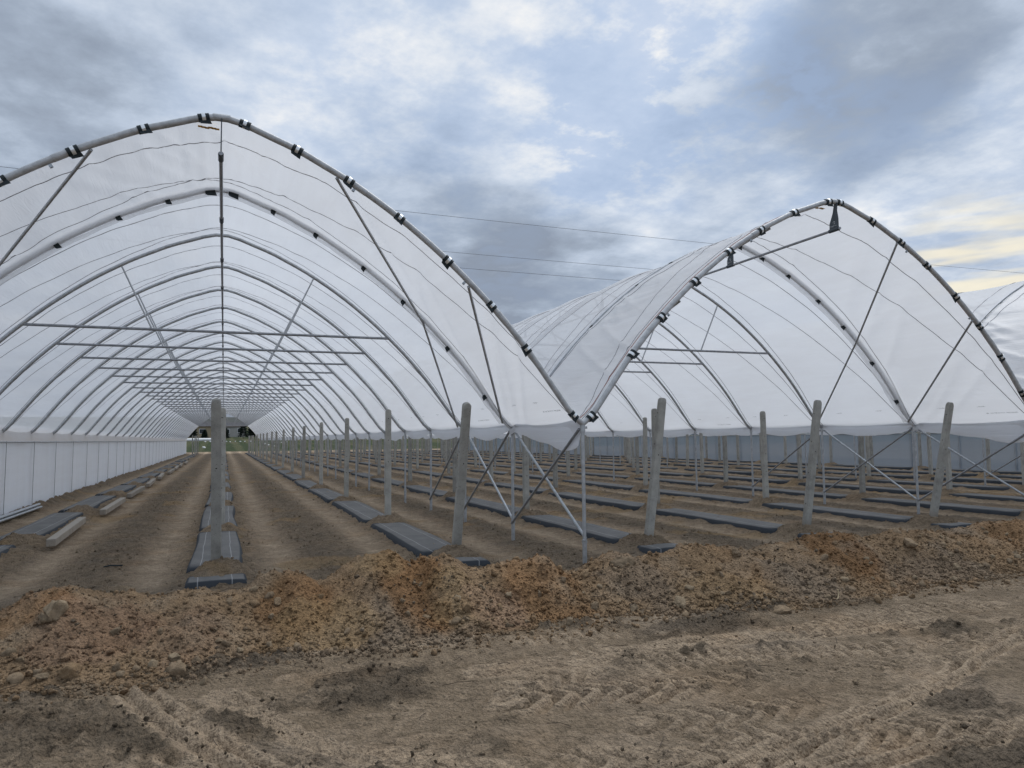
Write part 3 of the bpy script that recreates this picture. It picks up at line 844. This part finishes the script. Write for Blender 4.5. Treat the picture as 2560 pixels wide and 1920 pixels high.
PRINT_LONG = text_mesh('MASSELLDEM   POTON METOLA - 4BS', .034, M['print'])
PRINT_SHORT = text_mesh('< ESSOLV  |', .032, M['print'])


def film_print(me, parent, side, k, v, tx, front=False, name='film_lettering'):
    """lettering lying on the inner face of the film, seen mirrored from inside"""
    x_, y_, z_ = (float(q[0]) for q in film_fn(np.array([tx*side]), np.array([v]), np.array([float(k)]), front))
    p, n = arch_at(np.array([tx*side])); n = Vector((n[0][0], 0, n[0][1])); yv = Vector((0, 1, 0)); up = n.cross(yv) if side > 0 else yv.cross(n)
    if up.z < 0: up = -up
    o = put(name, me, parent)
    rx = -yv if side > 0 else yv
    rx = -rx                                                # mirrored
    mm = Matrix.Identity(4)
    for i in range(3):
        mm[i][0] = rx[i]; mm[i][1] = up[i]; mm[i][2] = n[i]
    mm[0][3], mm[1][3], mm[2][3] = x_-n.x*.02, y_, z_-n.z*.02
    o.matrix_local = mm; return o


TL = ['wide white polytunnel on the left with a full length view under its hoops', 'white polytunnel right of centre whose hoop carries two dark hanging plates',
      'white polytunnel at the right edge showing only its outer slope', 'farthest white polytunnel with the long blue grey side curtain']
for i in range(4):
    T = empty('polytunnel', (CX[i], Y1, 0)); tag(T, TL[i], 'polytunnel', 'joined white polytunnels')
    vis = i < 2
    for k in range(NA):
        fr = k == 0
        if i == 3 and k > 8 and k % 2: continue
        a = put('arch', ARCH_FRONT if fr else (ARCH if k < 9 and i < 3 else ARCH_FAR), T, (0, k*SP, 0))
        if fr and i < 3:
            for q, xx in enumerate(CL0 if i == 0 else CL1):
                rot = [0.15, -.3, .35, .1, -.15, .5, -.1][q % 7]
                on_arch('clamp_band', BAND, a, xx, rot).scale = (.88, .94, .94); on_arch('clamp_buckle', BUCKLE, a, xx, rot).scale = (.88, .94, .94)
            for xx in (-3.25, -1.5, 0, 1.5, 3.25): on_arch('splice_sleeve', SLEEVE, a, xx)
            for xx in (-3.05, -1.62, 1.46, 2.80): on_arch('eyelet', TAB, a, xx)
        if k == 1 and i < 2:
            for q, xx in enumerate((-2.9, -2.0, -1.3, -.7, -.16, .16, .7, 1.3, 2.0, 2.6, 3.3, 3.9)): o = on_arch('clamp_band', BAND, a, xx, 0.1); o.scale = (.5, .95, .95) if abs(xx) > .2 else (1.0, 1.0, 1.0); n_ = arch_at(np.array([t_of_x(xx)]))[1][0]; o.location = (o.location.x-n_[0]*.014, 0, o.location.z-n_[1]*.014)
        if k >= 2 and i < 3 and not (i == 2 and k > 12):
            tb = put('tie_bar', TIE, T, (0, k*SP, 0))
            for q in STRUT: put('strut', q, tb)
    # ridge pipe on hanging plates
    rp = put('ridge_pipe', mk_tube('ridge_pipe', [(0, -.08, 4.69), (0, (NA-1)*SP, 4.69)], .021, M['steel_dark']), T)
    for k in range(NA if i < 2 else 3): put('bracket', BRACKET, rp, (0, k*SP, 0))
    if i < 2:
        for k in range(2):
            b = MB(); 
            for w in range(14):
                a0, a1 = w/14*math.pi*1.6, (w+1)/14*math.pi*1.6
                b.add([(-.008, .03+math.cos(a0)*.022, 4.80+math.sin(a0)*.022), (-.008, .03+math.cos(a1)*.022, 4.80+math.sin(a1)*.022), (-.008, .03+math.cos(a1)*.016, 4.80+math.sin(a1)*.016), (-.008, .03+math.cos(a0)*.016, 4.80+math.sin(a0)*.016)], [(0, 1, 2, 3)])
            put('plate_emblem', b.data('plate_emblem', M['white_print'], False), rp, (0, k*SP, 0))
            o = put('plate_lettering', text_mesh('haygrove', .034, M['white_print']), rp, (-.0085, k*SP+.105, 4.745))
            o.rotation_euler = (math.radians(90), 0, math.radians(-90))
    # valley legs and their bracing
    for vx_, use in ((-WT/2, i == 0), (WT/2, True)):
        if not use: continue
        for k in range(NA):
            put('leg', LEG if k < 8 and i < 2 else LEG_FAR, T, (vx_, k*SP, 0))
        if vx_ > 0 and i < 3:
            for k0, z0, k1, z1 in ((0, 1.70, 1, .27), (1, 1.70, 0, .32), (1, 1.70, 2, .28), (2, 1.70, 1, .27), (2, 1.70, 3, .27)):
                up_ = k1 > k0; dx = -.035 if up_ else .035
                me = mk_tube('leg_brace', [(vx_+dx, k0*SP+(.03 if up_ else -.03), z0), (vx_+dx, k1*SP-(.03 if up_ else -.03), z1)], .019, M['steel_dark'] if up_ else M['steel_pale'])
                put('leg_brace', me, T)
    if i < 3:
        for q in ROOF_BRACE: put('roof_brace', q, T)
    # covering
    film_object('front_film', 0, 1, 230, 40, M['film_front'], T, True)
    film_object('cover_film', 1, NA-1, 90 if i < 2 else 44, 9 if i < 2 else 5, M['film'], T)
    if i < 2: put('film_overlap', FLAP, T)
    for k in range(NA-1 if i < 2 else 6):
        for q in (ROPES if k else ROPES_FRONT): put('rope', q, T, (0, k*SP, 0))
    if i == 1: put('rope', rope_mesh(.05, .03, .03, 5, True, True), T); 
    if i < 2:
        film_print(PRINT_LONG, T, 1, 0, .10, .955, True)
        for k, v in ((0, .30), (0, .62), (1, .2), (1, .62), (2, .3), (2, .75), (3, .2), (3, .7), (4, .5), (5, .5)): film_print(PRINT_SHORT, T, 1, k, v, .925, k == 0)
        film_print(PRINT_LONG, T, 1, 1+i*2, .25, .965)
        b = MB(); 
        for q in range(6): b.box((-.22+q*.035, .18+.01*(q % 3), 0), (.045, .05, .002))
        x_, y_, z_ = (float(q[0]) for q in film_fn(np.array([-.02]), np.array([.08]), np.array([0.]), True))
        put('marker_tape', b.data('marker_tape', M['tape'], False), T, (0, 0, z_-.05))
    # side curtains
    if i in (0, 3):
        sx = -WT/2+.11 if i == 0 else WT/2-.07; n_ = 38*7
        yy = np.linspace(0 if i else .2, (NA-1)*SP, n_); zz = np.array([1.98, 1.9, 1.75, 1.62]) if i == 0 else np.array([1.95, 1.85, 1.75, 1.66])
        def sheet(name, zz, mat, amp):
            Yg, Zg = np.meshgrid(yy, zz); w = amp*(fbm(Yg*2.2, Zg*.35, 3, 801+i)+.5*fbm(Yg*6, Zg*.3, 2, 811))
            ci = np.arange(len(yy)*len(zz)).reshape(len(zz), len(yy))
            f = np.stack([ci[:-1, :-1].ravel(), ci[:-1, 1:].ravel(), ci[1:, 1:].ravel(), ci[1:, :-1].ravel()], 1)
            lean = np.clip(Zg-1.62, 0, None)*(-.10 if i == 0 else 0)
            return put(name, mesh_data(name, np.stack([(sx+w+lean).ravel(), Yg.ravel(), Zg.ravel()], 1), f, mat), T)
        sheet('curtain_skirt', zz, M['hem'] if i == 0 else M['curtain_blue'], .015)
        sheet('side_curtain', np.linspace(1.615, -.1, 9), M['curtain'] if i == 0 else M['curtain_blue'], .022)
        sgn = 1 if i == 0 else -1
        put('curtain_rail', mk_tube('curtain_rail', [(sx+sgn*.05, yy[0], 1.615), (sx+sgn*.05, yy[-1], 1.615)], .018, M['steel']), T)
        cord = mk_tube('curtain_cord', [(sx+sgn*.055, 0, 1.64), (sx+sgn*.045, 0, -.05)], .006, M['rope'], 5)
        for k in range(1, NA-1): put('curtain_cord', cord, T, (0, k*SP, 0))

# ------------------------------------------------------------------ planting beds
def mat_mesh(L, seed, n=None):
    n = n or max(4, int(L/.28)); sec = [(-.335, -.05), (-.318, .03), (-.298, .075), (-.272, .092), (-.15, .098), (0, .10), (.15, .098), (.272, .092), (.298, .075), (.318, .03), (.335, -.05)]
    v = []; r = np.random.default_rng(seed)
    ys_ = np.linspace(0, L, n)
    for j, yy in enumerate(ys_):
        e = min(yy, L-yy); sc = 1-.06*math.exp(-(e/.05)**2); sx = 1+.02*math.sin(yy*1.7+seed); dx = .02*math.sin(yy*1.1+seed*2)
        for (a, b) in sec: v.append((a*sx+dx+r.normal()*.002, yy, b*sc+r.normal()*.0022))
    m_ = len(sec); f = [(j*m_+i, j*m_+i+1, (j+1)*m_+i+1, (j+1)*m_+i) for j in range(n-1) for i in range(m_-1)]
    f = [q[::-1] for q in f]
    f.append(tuple(range(m_))); f.append(tuple((n-1)*m_+i for i in range(m_))[::-1])
    return mesh_data('weed_mat', v, f, M['fabric'])


SEG = PSP-.5
MATS = [mat_mesh(SEG, s) for s in range(5)]; MATS_FAR = [mat_mesh(SEG, 20+s, 5) for s in range(3)]
MAT_FIRST = mat_mesh(PY0-9.45-.5, 31); MAT_END = mat_mesh(.42, 32, 6)
BEDL = ['leftmost black weed mat bed with concrete posts lying along its right side', 'black weed mat bed running straight back under the left tunnel ridge',
        'black weed mat bed just left of the central row of steel legs', 'black weed mat bed just right of the central row of steel legs', 'black weed mat bed under the ridge of the right tunnel',
        'black weed mat bed along the right side of the right tunnel']+[f'far black weed mat bed, {w} of the stripes beyond the right tunnel' for w in ('first', 'second', 'third', 'fourth', 'fifth', 'last')]
EMB = 9.45
for j, rx in enumerate(ROWX):
    B = empty('planting_bed', (rx-.04, 8.7, 0)); tag(B, BEDL[j], 'planting bed', 'planting beds under the tunnels')
    far = j > 6
    ox = -.16 if j == 0 else -.02*(j == 2)
    if j > 0:
        put('weed_mat', MAT_END, B, (ox, .02+.05*(j % 3), -.01)); put('weed_mat', MAT_FIRST, B, (ox, EMB+.25-8.7, 0))
    else:
        put('weed_mat', MAT_FIRST, B, (ox-.05, EMB-.1-8.7, 0))
    i = 0
    while PY0+.25+i*PSP+SEG < 100:
        near = i < 7 and not far
        put('weed_mat', (MATS[(i+j) % 5] if near else MATS_FAR[(i+j) % 3]), B, (ox+random.uniform(-.015, .015), PY0+.25+i*PSP-8.7, random.uniform(-.012, .008)))
        i += 1

# ------------------------------------------------------------------ concrete posts
def post_mesh(n_top, seed, H=2.17, low=-.45):
    """post with chamfered corners, a slight taper and a rounded top"""
    b = []; f = []; r = np.random.default_rng(seed)
    def ring(z, wx, wy):
        c = .010; return [(-wx+c, -wy, z), (wx-c, -wy, z), (wx, -wy+c, z), (wx, wy-c, z), (wx-c, wy, z), (-wx+c, wy, z), (-wx, wy-c, z), (-wx, -wy+c, z)]
    zs = [low]+list(np.linspace(0, H-.06, n_top)); rings = []
    for z in zs:
        t = (z-low)/(H-low); rings.append(ring(z, .060-.006*t, .050-.006*t))
    for q in (.3, .6, .85, 1.0):
        a = q*math.pi/2; rings.append(ring(H-.06+.06*math.sin(a), max(.054*math.cos(a*.78), .02), .044-.010*q))
    for q in rings: b += [(x+r.normal()*.0012, y+r.normal()*.0012, z) for x, y, z in q]
    N = len(rings)
    for i in range(N-1):
        for k in range(8): f.append((i*8+k, i*8+(k+1) % 8, (i+1)*8+(k+1) % 8, (i+1)*8+k))
    f.append(tuple(range(8))[::-1]); f.append(tuple((N-1)*8+k for k in range(8)))
    return mesh_data('concrete_post', b, f, M['concrete'], smooth=False)


POSTS = [post_mesh(7, s) for s in range(4)]; POST_FAR = post_mesh(2, 9)
hb = MB()
hb.tube([(0, -.0475, 0), (0, .0475, 0)], .0085, 8); HOLE = hb.data('wire_hole', M['hole'])
hb = MB(); hb.tube([(-.0575, 0, 0), (.0575, 0, 0)], .0085, 8); HOLEX = hb.data('wire_hole', M['hole'])
ROWN = ['leftmost row', 'row under the left ridge', 'row left of the central legs', 'row right of the central legs', 'row under the right ridge', 'row along the right tunnel edge'] + \
       [f'{w} row beyond the right tunnel' for w in ('first', 'second', 'third', 'fourth', 'fifth', 'last')]
ENDL = {1: 'front concrete end post in the middle of the view down the left tunnel', 2: 'concrete end post leaning forward beside the cross braced steel legs', 3: 'concrete end post leaning forward just right of the front steel leg',
        4: 'concrete end post leaning forward below the right tunnel ridge', 5: 'rightmost leaning concrete end post in front of the blue curtain'}
END_TOP = {1: (-.09, 9.08), 2: (2.92, 9.09), 3: (5.87, 9.12), 4: (8.84, 9.23), 5: (11.8, 9.24)}
END_BASE = {1: (-.06, 9.72), 2: (2.97, 9.80), 3: (5.72, 9.36), 4: (8.73, 9.49), 5: (11.56, 9.52)}
ORD = 'second third fourth fifth sixth seventh eighth ninth tenth eleventh twelfth thirteenth fourteenth fifteenth sixteenth seventeenth eighteenth'.split()
for j, rx in enumerate(ROWX):
    if j > 0:
        bx_, by_ = END_BASE.get(j, (rx, 9.5)); tx_, ty_ = END_TOP.get(j, (rx+.05, 9.2))
        p = put('concrete_post', POSTS[j % 4], None, (bx_, by_, 0)); p.rotation_euler = (-math.atan2(ty_-by_, 2.12), math.atan2(tx_-bx_, 2.12), 0)
        tag(p, ENDL.get(j, f'leaning concrete end post of the {ROWN[j]}'), 'post', 'concrete trellis posts')
        if j < 6:
            for hz in (.5, 1.0, 1.5, 1.95): put('wire_hole', HOLEX, p, (0, 0, hz))
            put('wire_hole', HOLE, p, (0, 0, 1.35))
    i = 0
    while PY0+i*PSP < 99.5:
        yy = PY0+i*PSP+(0.25 if j == 3 else 0)*(i == 0)
        if j > 0 or yy > 78:
            xx = rx+random.uniform(-.03, .03); z0 = 0
            p = put('concrete_post', POSTS[(i+j) % 4] if i < 6 else POST_FAR, None, (xx, yy, z0+random.uniform(-.05, .03)), (random.uniform(-.012, .012), random.uniform(-.012, .012), random.uniform(-.12, .12)))
            if i < 5 and 0 < j < 6: lab = f'{ORD[i]} upright concrete post of the {ROWN[j]}'
            elif j: lab = f'{ORD[i]} upright concrete post of the {ROWN[j]}'
            else: lab = f'{["nearest", "second", "third", "fourth", "fifth"][i-13]} of the few far upright concrete posts in the leftmost row'
            tag(p, lab, 'post', 'concrete trellis posts' if (i < 5 and 0 < j < 6) else f'far concrete posts in the {ROWN[j]}')
            if i < 3 and 0 < j < 6:
                for hz in (.45, .8, 1.2, 1.6, 2.0): put('wire_hole', HOLE, p, (0, 0, hz))
        i += 1
# posts still lying beside the left bed
LIE = mesh_data('concrete_post', [], [])
b = MB(); b.box((0, 1.55, .062), (.125, 3.1, .115)); LIE = b.data('concrete_post', M['concrete_new'], False)
i = 0
for q, (y0, x0) in enumerate(((12.9, -2.38), (18.0, -2.38), (23.1, -2.42), (28.3, -2.40), (33.6, -2.44), (38.8, -2.42), (44.0, -2.42), (49.2, -2.44), (54.4, -2.42))):
    p = put('concrete_post', LIE, None, (x0, y0, .045), (.012, random.uniform(-.05, .05), random.uniform(-.03, .03)))
    if q < 5: tag(p, f'{["nearest", "second nearest", "third nearest", "fourth nearest", "fifth nearest"][q]} pale concrete post lying on soil beside the leftmost mat', 'post', 'concrete posts lying in wait')
    else: tag(p, f'small far pale concrete post, {ORD[q-1]} nearest of those lying beside the leftmost mat', 'post', 'concrete posts lying in wait')
    bv = p.modifiers.new('bevel', 'BEVEL'); bv.width = .012; bv.segments = 2

# steel pipes by the left curtain
PIPE = mk_tube('steel_pipe', [(0, 0, 0), (0, 6, 0)], .026, M['steel_pale'], 10)
for q, (dx, dz, dy) in enumerate(((-.06, .03, .3), (0, .03, 0), (.06, .03, .15), (-.03, .08, .45), (.03, .08, .25))):
    p = put('steel_pipe', PIPE, None, (-4.10+dx, 14.4+dy, float(surf(-4.1, 18)[0])+dz), (0, 0, random.uniform(-.006, .006)))
    tag(p, f'galvanised steel pipe {["lowest beside the curtain", "in the lower middle", "lowest on the aisle side", "on top beside the curtain", "on top on the aisle side"][q]} of the bundle by the left curtain', 'pipe', 'steel pipes at the left curtain')

# ------------------------------------------------------------------ beyond the tunnels
def gz(x, y): return float(ground_h(np.array([x]), np.array([y]))[0][0])


# white sacks and a long white film roll on the grass
sv = clod_shape(I2, 5, 2, .1)*np.array([1, .8, .7]); SACK = mesh_data('white_sack', sv, F2, M['white'])
ORD0 = ['first']+ORD
SK = [(-3.7, 170), (-2.72, 170), (.5, 170), (1.22, 168), (2.27, 170), (3.3, 169), (4.23, 170), (5.47, 170), (6.8, 158), (7.3, 150), (7.6, 143), (8.2, 138), (10.1, 160), (11.1, 160), (12.4, 164), (14, 161), (-3.1, 133)]
for q, (x_, y_) in enumerate(SK):
    big = q == 16
    p = put('white_sack', SACK, None, (x_, y_, gz(x_, y_)+.12), (0, 0, random.uniform(0, 6)), .34 if big else random.uniform(.2, .3))
    tag(p, 'largest white sack on the grass left of the front end post' if big else f'small white sack, {ORD0[sorted(t[0] for t in SK[:16]).index(x_)]} from the left on the far grass beyond the tunnels', 'sack', None if big else 'white sacks on the far grass')
b = MB(); b.tube([(-8.5, 182, gz(-6, 182)+.25), (-4, 182, gz(-4, 182)+.3), (-.2, 182, gz(0, 182)+.25)], .38, 10)
tag(b.data and put('film_roll', b.data('film_roll', M['white'])), 'long white roll of plastic lying across the far grass', 'film roll')


def window(h, x_, z_, w, hh, y_):
    b = MB(); b.box((x_, y_-.04, z_), (w, .10, hh)); p = put('window', b.data('window', M['white'], False), h)
    b = MB(); b.box((x_, y_-.10, z_), (w-.22, .03, hh-.22)); put('pane', b.data('pane', M['pane'], False), p)


def house(x_, y_, w, dpt, hw, wallm, label, wins, rh=1.2):
    z_ = gz(x_, y_)-.3; h = empty('house', (x_, y_, z_)); tag(h, label, 'house', 'houses beyond the field')
    b = MB(); b.box((0, dpt/2, hw/2), (w, dpt, hw)); put('wall', b.data('wall', wallm, False), h)
    b = MB(); e = .5; v = [(-w/2-e, -e, hw), (w/2+e, -e, hw), (w/2+e, dpt+e, hw), (-w/2-e, dpt+e, hw), (-w/2-e, dpt/2, hw+rh), (w/2+e, dpt/2, hw+rh)]
    b.add(v, [(0, 1, 5, 4), (2, 3, 4, 5), (0, 4, 3), (1, 2, 5), (3, 2, 1, 0)]); put('roof', b.data('roof', M['roof'], False), h)
    for q in wins: window(h, *q, 0)


house(-6.5, 218, 8, 8, 3.4, M['house'], 'beige house with a dark window seen left of the front end post', [(1.0, 2.1, 1.6, 1.3), (-2, 2.1, 1.4, 1.3)])
house(2.2, 224, 7, 8, 3.3, M['house2'], 'pale grey house seen right of the front end post', [(-1.3, 1.9, 1.2, 1.4), (2, 2.1, 1.4, 1.3)])
house(12, 228, 9, 9, 3.5, M['house'], 'beige house behind the dark conifers at the tunnel end', [(-2, 2.2, 1.5, 1.3), (2, 2.2, 1.5, 1.3)])


def conifer(seed, H, Rr):
    r = np.random.default_rng(seed); v = []; f = []
    for q in range(2200):
        t = r.random()**.75; z_ = .12*H+t*H*.88; rad = Rr*(1-t)**.8*(.55+.45*r.random())*(.75+.25*math.sin(t*38)); a = r.random()*6.283
        c = np.array([math.cos(a)*rad, math.sin(a)*rad, z_]); s = .20+.26*r.random()
        d = np.array([math.cos(a), math.sin(a), -.35]); d /= np.linalg.norm(d); u = np.cross(d, r.normal(size=3)); u /= np.linalg.norm(u)
        n = len(v); v += [tuple(c-u*s*.5), tuple(c+d*s*1.5), tuple(c+u*s*.5), tuple(c-d*s*.4+u*.1)]; f += [(n, n+1, n+2, n+3)]
    return mesh_data('crown', v, f, M['leaf'], False)


CON = [(conifer(1, 7, 1.7), 7), (conifer(2, 5, 1.5), 5), (conifer(3, 9, 2.6), 9)]
TRUNK = MB(); TRUNK.tube([(0, 0, -.3), (.03, 0, 2.0), (0, 0, 5.2)], .16, 7, True, .04); TRUNK = TRUNK.data('trunk', M['bark'])
ORDX = ['first']+ORD
TREES = [(-9.2, 207, 2, .55), (-7.4, 206, 0, .6), (-4.6, 205, 1, .5), (.35, 203, 1, .58), (4.6, 203, 2, .5), (6.6, 205, 0, .6), (8.6, 206, 2, .8), (13, 206, 0, .95), (17, 207, 2, .85), (22, 208, 1, 1.1), (26, 207, 2, .9), (31, 208, 0, 1.0), (36, 208, 2, .9), (42, 209, 1, 1.2), (48, 208, 2, .95), (-14, 207, 0, 1.0)]
for q, (x_, y_, t_, s_) in enumerate(TREES):
    e = empty('conifer_tree', (x_, y_, gz(x_, y_)-.1)); e.scale = (s_*1.25, s_*1.25, s_*(.7 if s_ > .7 else 1))
    lab = {3: 'small dark pointed conifer standing before the pale grey house', 0: 'dark conifer at the left end of the far opening', 4: 'tall dark conifer right of the pale grey house'}.get(q, f'dark far conifer, {ORDX[sorted(t[0] for t in TREES).index(x_)]} from the left in the tree line beyond the field')
    tag(e, lab, 'tree', 'conifers beyond the field')
    put('crown', CON[t_][0], e); put('trunk', TRUNK, e)

# power lines high behind the tunnels
for q, (yw, zw, sg, lab) in enumerate(((64.2, 22.0, 1.2, 'highest of the thin power wires crossing the sky'), (69.2, 20.0, 1.0, 'middle thin power wire crossing the sky'), (67.2, 18.0, .8, 'lowest thin power wire crossing the sky'))):
    pts = [(x_, yw-.0004*(x_-30)**2*0+abs(x_-30)*0, zw+sg*((x_-40)/110)**2-.05) for x_ in np.linspace(-90, 170, 40)]
    b = MB(); b.tube(pts, .017, 5, False); tag(put('power_wire', b.data('power_wire', M['wire'])), lab, 'wire', 'power wires')

# little straw twig on the soil, and a loose dark scrap in the aisle
P = gpt(1802, 1305)
b = MB(); b.tube([(0, 0, 0), (.06, .01, .012), (.09, .03, .05), (.085, .035, .09)], .006, 6)
tag(put('twig', b.data('twig', M['stick']), None, (P[0], P[1], float(surf(*P)[0])+.01)), 'pale bent twig lying at the foot of the soil bank', 'twig')
P = gpt(243, 1231)
b = MB(); b.tube([(-.10, 0, 0), (-.03, .02, .012), (.05, .01, .006), (.11, .02, .004)], .010, 6)
tag(put('mat_scrap', b.data('mat_scrap', M['rubber']), None, (P[0], P[1], float(surf(*P)[0])+.012)), 'black scrap of weed mat on the soil of the left aisle', 'scrap')

# dry root and straw bits strewn over the driven soil: too small to pick apart
b = MB()
for q in range(170):
    x_ = random.uniform(-2.2, 8.5); y_ = random.uniform(3.0, 8.2); L = random.uniform(.02, .10); a = random.uniform(0, 6.3); z_ = float(surf(x_, y_)[0])+.008
    c_, s_ = math.cos(a)*L, math.sin(a)*L
    b.tube([(x_-c_, y_-s_, z_), (x_+random.uniform(-.01, .01), y_, z_+.012), (x_+c_, y_+s_, z_+random.uniform(0, .02))], .0022, 4)
o = put('root_bits', b.data('root_bits', M['bark']), ground); o['kind'] = 'stuff'
